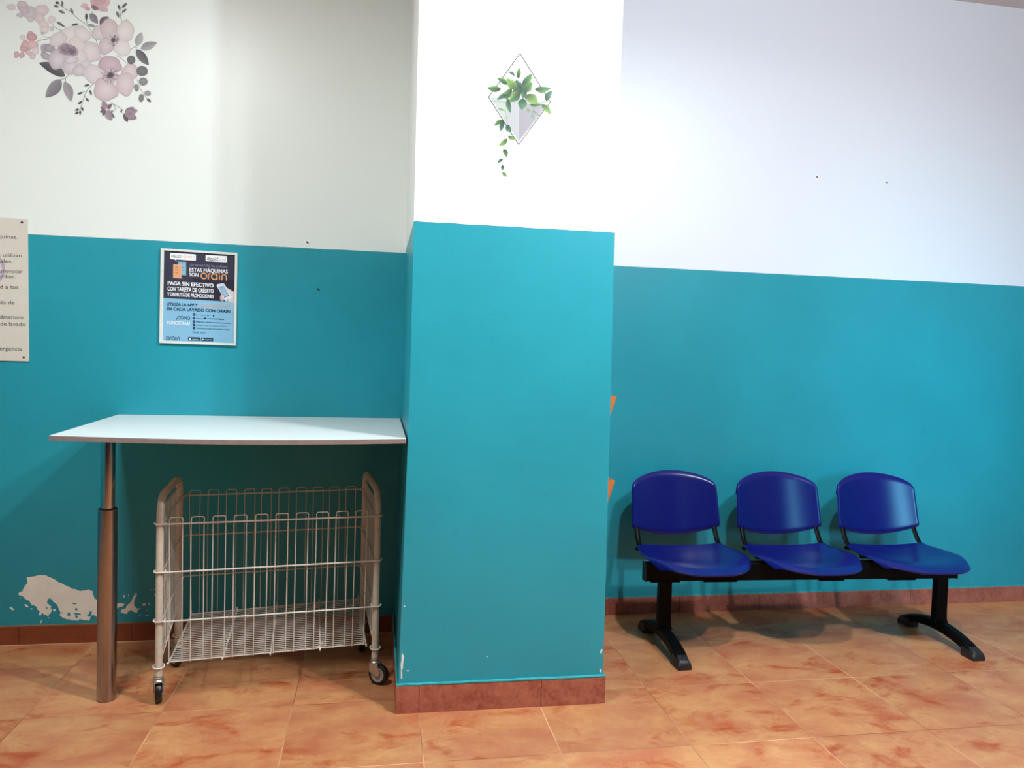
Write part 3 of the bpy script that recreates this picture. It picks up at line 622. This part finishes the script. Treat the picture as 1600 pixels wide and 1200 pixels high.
# purple drum emblem, only its right rim shows
ring = []
I.raw([(x, y) for r in (92, 70) for x, y in [(-58+r*math.cos(a), 432+r*1.12*math.sin(a)) for a in [2*PI*k/40 for k in range(40)]]], [[k, (k+1) % 40, 40+(k+1) % 40, 40+k] for k in range(40)], [(176, 160, 176)]*40+[(186, 170, 184)]*40)
I.build('round_emblem', M['print'], sg)
for tx, x0, y0, x1, y1, h in [('quinas.', -10, 223, 117, 227, 26), ('s utilizan', -12, 348, 145, 351, 27), ('iales.', -8, 388, 84, 390, 26), ('provocar', -3, 455, 152, 458, 27), ('ambor.', -14, 489, 104, 492, 27), ('d a tus', 0, 560, 122, 562, 27), ('és de', 2, 665, 96, 667, 26), ('deterioro', -1, 762, 156, 765, 27), ('de lavado', 2, 808, 172, 811, 27), ('ergencia', -3, 974, 147, 977, 26)]:
    I = Ink(YL-.0064, 0, 320, 4.2833, 1e-5); I.text(tx, (x0, y0), (x1, y1), h*.93, BK, 0.002); I.build('text_line', M['print'], sg)
for x, y in ((147, 118), (159, 1020)):
    p = on_wall(x/4.2833, 320+y/4.2833, YL-.006); m = MB(); m.lathe([(0, -.0022), (.003, -.002), (.0045, -.0008), (.0048, 0)], p, (0, 1, 0), 14); m.build('screw', M['screw'], sg)

# ------------------------------------------------------------------ wall table
tb = thing('wall_table', 'white folding table fixed between left wall and pillar on steel leg', 'table', (-.951, 2.97, 0))
TZ = .991
m = MB(); N = 16; top = []; 
for i in range(N+1):
    t = i/N; x = -1.056+t*(.102+1.056); sag = .006*math.sin(PI*t)
    top.append((x, 2.728-.022*math.sin(PI*t)**.8, TZ-sag))
th = .017
vs = []
for i, (x, y, z) in enumerate(top):
    t = i/N; xb = -1.097+t*(.103+1.097)
    vs += [(x, y, z), (xb, YL-.001, TZ), (xb, YL-.001, TZ-th), (x, y, z-th)]
fs = [(0, 1, 2, 3), tuple(N*4+k for k in (3, 2, 1, 0))]; mi = [1, 1]
for i in range(N):
    a = i*4; b = a+4
    for k, mm in ((0, 0), (1, 1), (2, 0), (3, 1)):
        fs.append((a+k, b+k, b+(k+1) % 4, a+(k+1) % 4)); mi.append(mm)
m.v = [Vector(v) for v in vs]; m.f = [list(f) for f in fs]; m.mi = mi
m.build('tabletop', [M['laminate'], M['edge_band']], tb, bevel=.0008)
m = MB(); lx, ly = -.951, 2.965
m.lathe([(.0, .0), (.030, .0), (.0325, .003), (.0325, .697), (.031, .699), (.024, .699)], (lx, ly, .0), n=40); lower = m.build('leg', M['steel'], tb)
m = MB(); m.lathe([(.0250, .697), (.0305, .697), (.0305, .703), (.0250, .703)], (lx, ly, 0), n=36); m.build('collar', M['dark'], lower)
m = MB(); m.lathe([(.0237, .60), (.0237, .972)], (lx, ly, 0), n=40); m.build('upper_tube', M['chrome'], lower)
m = MB(); m.lathe([(.0, .966), (.045, .966), (.045, .970), (.0, .9695)], (lx, ly, 0), n=32); m.build('mounting_plate', M['zinc'], lower)
m = MB(); m.box((-1.06, YL-.03, TZ-th-.03), (.09, YL-.001, TZ-th-.0005)); m.build('wall_batten', M['dark'], tb, smooth=False)
m = MB(); m.box((.0995, 2.745, .955), (.1035, 2.79, .985)); m.box((.104, 2.745, .985), (.1075, 3.53, .989)); m.build('side_bracket', M['dark'], tb, smooth=False)

# ------------------------------------------------------------------ laundry cart
ct = thing('laundry_cart', 'cream wire laundry basket trolley on castors under the table', 'laundry cart', (-.38, 3.10, 0))
FL = Vector((-.757, 2.905, 0)); FR = Vector((.011, 2.998, 0)); BL = Vector((-.771, 3.235, 0)); BR = Vector((-.044, 3.315, 0))
def at(p, z): return Vector((p.x, p.y, z))
PR = .0132
topz = {'L': (.752, .772), 'R': (.752, .782)}
for A, B, (za, zb) in ((FL, BL, topz['L']), (FR, BR, topz['R'])):
    path = fillet([at(A, .088), at(A, za), at(B, zb), at(B, .098)], .07, 10)
    m = MB(); m.tube(path, PR, 16); m.build('side_tube', M['cart'], ct)
zf = (.658, .484, .305, .139); zbk = (.692, .530, .364, .131)
ux = (FR-FL).normalized(); uy = Vector((-ux.y, ux.x, 0)); ub = (BR-BL).normalized()
def ringwire(m, P, z, d, tilt=0):
    """little wire loop hooked round a post"""
    pts = [at(P, z)+d*(math.cos(a)*.019)+Vector((-d.y, d.x, 0))*(math.sin(a)*.0165)+Vector((0, 0, tilt*math.sin(a))) for a in [2*PI*k/16 for k in range(16)]]
    m.tube(pts, .0028, 6, closed=True)
# front and back rails
for nm, A, B, zs, d, s_ in (('front_rail', FL, FR, zf[:3], ux, -1), ('back_rail', BL, BR, zbk[:3], ub, 1)):
    nrm = Vector((-d.y, d.x, 0))*s_
    for z in zs:
        m = MB(); rr = .0031 if nm[0] == 'f' else .0028
        a = at(A, z)+nrm*.0165-d*.012; b = at(B, z+(.004 if nm[0] == 'f' else .012))+nrm*.0165+d*.012
        path = [at(A, z)-nrm*.014-d*.006, at(A, z)-d*.0185, a+d*.002]+[a.lerp(b, k/10) for k in range(1, 10)]+[b-d*.002, at(B, b.z)+d*.0185, at(B, b.z)-nrm*.014+d*.006]
        m.tube(path, rr, 8); ringwire(m, A, z+.002, d, .003); ringwire(m, B, b.z+.002, d, .003); m.build(nm, M['wire'], ct)
for P, z in ((FL, .139), (FR, .143), (BL, .131), (BR, .136)):
    m = MB(); ringwire(m, P, z, ux, .004); m.build('post_clip', M['wire'], ct)
# shelf: sloping wire floor
S00, S10, S01, S11 = Vector((-.728, 2.92, .147)), Vector((-.024, 2.995, .160)), Vector((-.722, 3.235, .214)), Vector((-.062, 3.300, .238))
def S(u, v): return (S00*(1-u)+S10*u)*(1-v)+(S01*(1-u)+S11*u)*v
m = MB()
for k in range(27):
    v = k/26; r = .0028 if k in (0, 26) else .00145
    m.tube([S(0, v), S(1, v)], r, 6)
for u in (.0, .262, .50, .755, 1.):
    d = (S(u, 0)-S(u, 1)).normalized()
    m.tube([S(u, 0)+d*.014+Vector((0, 0, .004)), S(u, 0)+d*.008+Vector((0, 0, -.005)), S(u, .02)+Vector((0, 0, -.005)), S(u, .98)+Vector((0, 0, -.005)), S(u, 1)+Vector((0, 0, .014))], .0031, 8)
m.build('shelf', M['wire'], ct)
# front and back hairpin wires
def hairpins(A, B, d, nrm, ztop, zbotf, cs, hw, name, rad):
    m = MB()
    for c in cs:
        zt = ztop+.022+.004*c
        p0, p1 = A.lerp(B, c)-d*hw+nrm, A.lerp(B, c)+d*hw+nrm
        q0, q1 = zbotf(c, -hw), zbotf(c, hw)
        jit = random.uniform(-.0015, .0015)
        path = fillet([q0, at(p0, ztop-.02)+d*jit, at(p0, zt), at(p1, zt), at(p1, ztop-.02)+d*jit, q1], .008, 4)
        m.tube(path, rad, 6)
    return m.build(name, M['wire'], ct)
Lf = (FR-FL).length; cpx = [276, 309.7, 343, 376.2, 409, 440.7, 472.4, 503.6, 534.4, 564.3]
cs = []
for c in cpx:
    r = ray(c, 815); t = (FL.x*r.y-FL.y*r.x)/((FL.x-FR.x)*r.y-(FL.y-FR.y)*r.x); cs.append(t)
nf = -uy*.0105
hairpins(FL, FR, ux, nf, .658, lambda c, h: S(min(1, max(0, (c*Lf+h-.030)/(Lf-.062))), 0)+Vector((0, -.004, -.003)), cs, .0218, 'front_grille', .0019)
Lb = (BR-BL).length; cpb = [304.5, 333.5, 361.6, 390, 416.8, 444, 470.8, 497, 523, 548.5]
cb = []
for c in cpb:
    r = ray(c, 775); t = (BL.x*r.y-BL.y*r.x)/((BL.x-BR.x)*r.y-(BL.y-BR.y)*r.x); cb.append(t)
hairpins(BL, BR, ub, Vector((-ub.y, ub.x, 0))*.0105, .692, lambda c, h: S(min(1, max(0, (c*Lb+h-.048)/(Lb-.066))), 1)+Vector((0, .004, 0)), cb, .0198, 'back_grille', .0014)
# side grilles
for A, B, sx, u0 in ((FL, BL, 1, 0), (FR, BR, -1, 1)):
    m = MB(); o_ = Vector((sx*.004, 0, 0)); d = (B-A).normalized()
    for c in [.09+.082*k for k in range(11)]:
        P_ = A.lerp(B, c)+o_; zt = .712+.03*c; zb_ = .215+.055*c-(.06*(1-c))
        m.tube([at(P_, zb_), at(P_, zt)], .0018, 6)
    for k in range(3):
        m.tube([at(A.lerp(B, .04), zf[k])+o_*1.8, at(A.lerp(B, .96), zbk[k])+o_*1.8], .0026, 6)
    m.tube([at(A.lerp(B, .04), .715)+o_, at(A.lerp(B, .96), .742)+o_], .0022, 6)
    m.tube([at(A.lerp(B, .04), .155)+o_, at(A.lerp(B, .96), .268)+o_], .0026, 6)
    m.build('side_grille', M['wire'], ct)
# twisted wire ties on both side grilles
for A, B, s_ in ((FL, BL, 1), (FR, BR, -1)):
    m = MB(); c = at(A.lerp(B, .55), .50)
    m.tube([c+Vector((0, .012*math.sin(k*.9)+k*.008-.1, -.02*abs(k-6)+.006*math.cos(k*1.7)+.02)) for k in range(14)], .0013, 5); m.build('wire_tie', M['wire'], ct)
# castors
def castor(P, ang, stem_z):
    """swivel castor: wheel, fork, stem; ang = heading of the wheel's axle"""
    ax = Vector((math.cos(ang), math.sin(ang), 0)); fwd = Vector((-ax.y, ax.x, 0)); R_ = .0405
    c = at(P, R_)+fwd*.018
    m = MB(); m.lathe([(.012, -.009), (.026, -.010), (.030, -.0125), (.037, -.0115), (R_, -.006), (R_, .006), (.037, .0115), (.030, .0125), (.026, .010), (.012, .009)], c, ax, 36); wheel = m.build('castor_wheel', M['tyre'], ct)
    m = MB()
    for s_ in (-1, 1): m.lathe([(.0, s_*.0125), (.006, s_*.0125), (.008, s_*.0112), (.024, s_*.0108), (.027, s_*.0125), (.0285, s_*.0105)], c, ax, 30)
    m.build('wheel_disc', M['hubgrey'], wheel)
    m = MB()
    for s_ in (-1, 1):
        o_ = ax*(s_*.0165)
        q = [at(P, .083)-fwd*.015, at(P, .083)+fwd*.020, c+fwd*.012+Vector((0, 0, .008)), c+fwd*.007+Vector((0, 0, -.006)), c-fwd*.007+Vector((0, 0, -.006)), at(P, .052)-fwd*.014]
        m.prism([p+o_-ax*.0009 for p in q], ax*.0018)
        m.lathe([(0, s_*.0195), (.0045, s_*.0195), (.0055, s_*.0165)], c, ax, 10)
    m.prism([at(P, .082)-fwd*.016-ax*.018, at(P, .082)+fwd*.022-ax*.018, at(P, .082)+fwd*.022+ax*.018, at(P, .082)-fwd*.016+ax*.018], (0, 0, .0025)); m.build('castor_fork', M['zinc'], ct, bevel=.0006)
    m = MB(); m.lathe([(.0, .0845), (.017, .0845), (.019, .0875), (.017, .0905), (.0145, .0925), (.0145, .096), (.0165, .097), (.0165, .0995), (.0138, .101), (.0138, .104)], at(P, 0), n=24); m.build('castor_stem', M['zinc'], ct)
castor(FL, math.radians(12), 0); castor(FR, math.radians(-118), 0); castor(BL, math.radians(40), 0); castor(BR, math.radians(10), 0)

# ------------------------------------------------------------------ three-seat waiting bench
bn = thing('waiting_bench', 'black beam bench with three glossy blue plastic seats against teal wall', 'bench', (1.96, 3.26, 0))
BX0, BX1 = 1.192, 2.716; BY = 3.245
sk = -.030   # the bench stands slightly askew to the wall
def by(x, y): return y+sk*(x-1.288)
def bz(x): return -.006*(x-1.288)/1.357
m = MB(); 
def beam(x0, x1, y0, y1, z0, z1):
    return [(x0, by(x0, y0), z0+bz(x0)), (x0, by(x0, y1), z0+bz(x0)), (x0, by(x0, y1), z1+bz(x0)), (x0, by(x0, y0), z1+bz(x0))], [(x1, by(x1, y0), z0+bz(x1)), (x1, by(x1, y1), z0+bz(x1)), (x1, by(x1, y1), z1+bz(x1)), (x1, by(x1, y0), z1+bz(x1))]
def hexa(m, a, b): m.add(a+b, [(0, 1, 2, 3), (7, 6, 5, 4)]+[(k, 4+k, 4+(k+1) % 4, (k+1) % 4) for k in range(4)])
hexa(m, *beam(BX0, BX1, BY-.022, BY+.022, .306, .386)); m.build('beam', M['black'], bn, bevel=.003)
for xa_, xb_ in ((1.215, 1.35), (1.46, 1.62), (2.02, 2.14), (2.36, 2.50)):
    m = MB(); hexa(m, *beam(xa_, xb_, BY-.027, BY+.027, .301, .3085)); m.build('beam_clamp', M['black'], bn, bevel=.002)
for s_, xx in ((-1, BX0), (1, BX1)):
    m = MB(); hexa(m, *beam(xx-.003, xx+.003, BY-.024, BY+.024, .304, .388)); m.build('end_cap', M['dark'], bn, bevel=.002)
for lx_ in (1.288, 2.648):
    yo = by(lx_, 0); a = math.radians(4 if lx_ < 2 else 3)
    m = MB(); cy = BY+yo
    sec = [(-.030, -.016), (.030, -.016), (.030, .016), (-.030, .016)]
    vs = []
    for z, k, kx in ((.085, 1.0, 1.35), (.10, 1.0, 1.05), (.13, 1, .98), (.312, 1, .95)): vs += [(lx_+x*kx, cy+y*k*1.2, z) for x, y in sec]
    m.add(vs, [(0, 3, 2, 1), (12, 13, 14, 15)]+[(i*4+k, i*4+(k+1) % 4, i*4+4+(k+1) % 4, i*4+4+k) for i in range(3) for k in range(4)]); m.build('column', M['black'], bn, bevel=.004)
    # arched foot
    y0, y1 = 2.985+yo, 3.495+yo; m = MB(); N = 20; rings = []
    for i in range(N+1):
        t = i/N; y = y0+.03+(y1-y0-.06)*t; h = math.sin(PI*t)**.8*.050
        top_ = .046+h; bot = .012+h*.86 if 0 < t < 1 else .012
        wd = .026
        rings.append([(lx_-wd, y, bot), (lx_+wd, y, bot), (lx_+wd, y, top_-.008), (lx_+wd*.6, y, top_), (lx_-wd*.6, y, top_), (lx_-wd, y, top_-.008)])
    vs = [v for r in rings for v in r]
    m.add(vs, [tuple(range(6))[::-1], tuple(N*6+k for k in range(6))]+[(i*6+k, i*6+(k+1) % 6, i*6+6+(k+1) % 6, i*6+6+k) for i in range(N) for k in range(6)])
    ft = m.build('foot', M['black'], bn)
    for s_, ye in ((-1, y0), (1, y1)):
        m = MB(); prof = [(0, .0, .030, .024), (.008, .0, .031, .038), (.035, .0, .031, .050), (.075, .0, .030, .058), (.082, .0, .028, .056)]
        rings = []
        for dd, zb_, wd, zt in prof:
            y = ye-s_*dd; rings.append([(lx_-wd, y, .0), (lx_+wd, y, .0), (lx_+wd, y, zt*.62), (lx_+wd*.62, y, zt), (lx_-wd*.62, y, zt), (lx_-wd, y, zt*.62)])
        vs = [v for r in rings for v in r]; n_ = len(prof)
        m.add(vs, [tuple(range(6))[::-1], tuple((n_-1)*6+k for k in range(6))]+[(i*6+k, i*6+(k+1) % 6, i*6+6+(k+1) % 6, i*6+6+k) for i in range(n_-1) for k in range(6)])
        m.build('foot_cap', M['cap'], ft, bevel=.003)

def shell_mesh(fn, nu, nv, th, fnn):
    """closed thin shell from a surface fn(u,v)->point with thickness th along fnn"""
    A = [[fn(i/nu, j/nv) for i in range(nu+1)] for j in range(nv+1)]
    def normal(i, j):
        a = A[j][min(nu, i+1)]-A[j][max(0, i-1)]; b = A[min(nv, j+1)][i]-A[max(0, j-1)][i]; n = a.cross(b)
        return n.normalized() if n.length > 1e-9 else Vector(fnn)
    vs = []; W_ = nu+1
    for j in range(nv+1):
        for i in range(nu+1): vs.append(A[j][i])
    for j in range(nv+1):
        for i in range(nu+1):
            n = normal(i, j); n = n if n.dot(Vector(fnn)) > 0 else -n
            vs.append(A[j][i]-n*th)
    o = W_*(nv+1); fs = []
    for j in range(nv):
        for i in range(nu):
            a, b, c, d = j*W_+i, j*W_+i+1, (j+1)*W_+i+1, (j+1)*W_+i; fs += [(a, b, c, d), (o+d, o+c, o+b, o+a)]
    rim = [j*W_ for j in range(nv)]+[nv*W_+i for i in range(nu)]+[j*W_+nu for j in range(nv, 0, -1)]+[i for i in range(nu, 0, -1)]
    for k in range(len(rim)): a, b = rim[k], rim[(k+1) % len(rim)]; fs.append((a, b, o+b, o+a))
    return vs, fs
def sup(t, p): return (max(0, 1-abs(t)**p))**(1/p)
HW = .226
for cx, cyo in ((1.432, .0), (1.962, 0.0), (2.492, 0.0)):
    yo = by(cx, 0); zo = bz(cx)
    # --- backrest: outline arched above, dipping below; concave in plan, rolled edges
    def bfn(u, v, cx=cx, yo=yo, zo=zo):
        s_ = 2*u-1; sg_ = math.copysign(1, s_); a = abs(s_); sx = sg_*(1-(1-a)**1.35)
        zt = .650+.042*(1-sx*sx)+.058*sup(sx, 5.5); zb_ = .446+.046*sx*sx
        z = zb_+(zt-zb_)*v
        if a > .0: pass
        # corner rounding: pull the side in near the top
        half = HW*(1.0-.055*((z-.45)/.3))
        x = sx*half
        y = 3.470+.22*(z-.45)+.046*(1-sx*sx)-.0
        rim = max(0, (v-.93)/.07)**2*.012+max(0, (.07-v)/.07)**2*.010
        if a > .90: y += ((a-.90)/.10)**2*.010
        return Vector((cx+x, y+yo+rim, z+zo))
    vs, fs = shell_mesh(bfn, 40, 26, .006, (0, -1, .2)); m = MB(); m.add(vs, fs); ob = m.build('backrest', M['blue'], bn, bang=60)
    # --- seat
    def sfn(u, v, cx=cx, yo=yo, zo=zo):
        a = 2*u-1; b = 1-v                     # v=0 rear, v=1 front
        sx = math.copysign(1-(1-abs(a))**1.3, a)
        yr = 3.432-.006*sx*sx; yfr = 3.008+.130*abs(sx)**3.0
        vv = 1-(1-v)**1.25 if v > .0 else 0
        y = yr+(yfr-yr)*vv
        half = .216+.026*math.sin(PI*min(1, vv*.9))
        if vv > .72: half *= 1-.055*((vv-.72)/.28)**2
        x = sx*half
        dish = -.016*(1-sx*sx)*math.sin(PI*min(1, vv*1.15))*1.0
        z = .424+dish+.010*(1-vv)**2*0-.030*max(0, (vv-.62)/.38)**2-.013*(1-sx*sx)*(1-vv)
        z -= .012*max(0, (abs(sx)-.86)/.14)**2
        if vv < .08: z += .004*(1-vv/.08)
        return Vector((cx+x, y+yo, z+zo))
    vs, fs = shell_mesh(sfn, 36, 30, .007, (0, 0, 1)); m = MB(); m.add(vs, fs); m.build('seat', M['blue'], bn, bang=60)
    # --- steel side arms: run under the seat, bend up behind the backrest
    for s_ in (-1, 1):
        m = MB(); xb = cx+s_*.200; xt = cx+s_*.196
        path = fillet([(xb-s_*.02, 3.17+yo, .388+zo), (xb, 3.455+yo, .410+zo), (xt, 3.506+yo, .50+zo), (xt, 3.523+yo, .565+zo)], .050, 8)
        m.tube(path, .0065, 12, rb=.0125, ref=(0, 0, 1))
        m.build('seat_frame', M['black'], bn, bang=50)
    m = MB()
    for yy in (3.16, 3.33):
        m.tube([(cx-.205, yy+yo, .388+zo), (cx+.205, yy+yo, .388+zo)], .011, 10)
    for xx in (-.12, .12): m.box((cx+xx-.03, BY+yo-.05, .384+zo), (cx+xx+.03, BY+yo+.05, .396+zo))
    m.build('seat_support', M['black'], bn)
    m = MB(); m.tube([(cx-.222, 3.43+yo, .405+zo), (cx-.19, 3.43+yo, .400+zo)], .009, 10); m.build('frame_plug', M['black'], bn)

# ------------------------------------------------------------------ magazine holders on the pillar's far side
for zc, zt, lab in ((1.0, 1.150, 'orange wooden wall pocket on pillar side, the upper one'), (.6, .835, 'orange wooden wall pocket on pillar side, just above the blue seats')):
    xw = .8525; y0, y1 = 2.88, 3.12; zb_ = zt-(.16 if zt > 1 else .195); out_t = .053 if zt > 1 else .057; out_b = .001
    hold = thing('magazine_holder', lab, 'magazine holder', (xw, 3.0, zb_), 'orange pockets on the pillar')
    m = MB(); m.box((xw, y0, zb_), (xw+.008, y1, zt+.01)); m.build('back_panel', M['orange_wood'], hold, smooth=False)
    for yy in (y0, y1-.008):
        m = MB(); m.prism([(xw+.008, yy, zb_), (xw+.008+out_b, yy, zb_), (xw+.008+out_t, yy, zt-(.004 if zt > 1 else .020)), (xw+.008, yy, zt)], (0, .008, 0)); m.build('side_panel', M['orange_wood'], hold, smooth=False)
    m = MB(); m.prism([(xw+.008+out_b, y0, zb_), (xw+.008+out_b+.006, y0, zb_), (xw+.008+out_t+.004, y0, zt-(.004 if zt > 1 else .020)), (xw+.008+out_t, y0, zt-(.004 if zt > 1 else .020))], (0, y1-y0, 0)); m.build('front_panel', M['orange_wood'], hold, smooth=False)
    m = MB(); m.box((xw+.008, y0+.008, zb_), (xw+.010+out_b, y1-.008, zb_+.006)); m.build('bottom_panel', M['orange_wood'], hold, smooth=False)
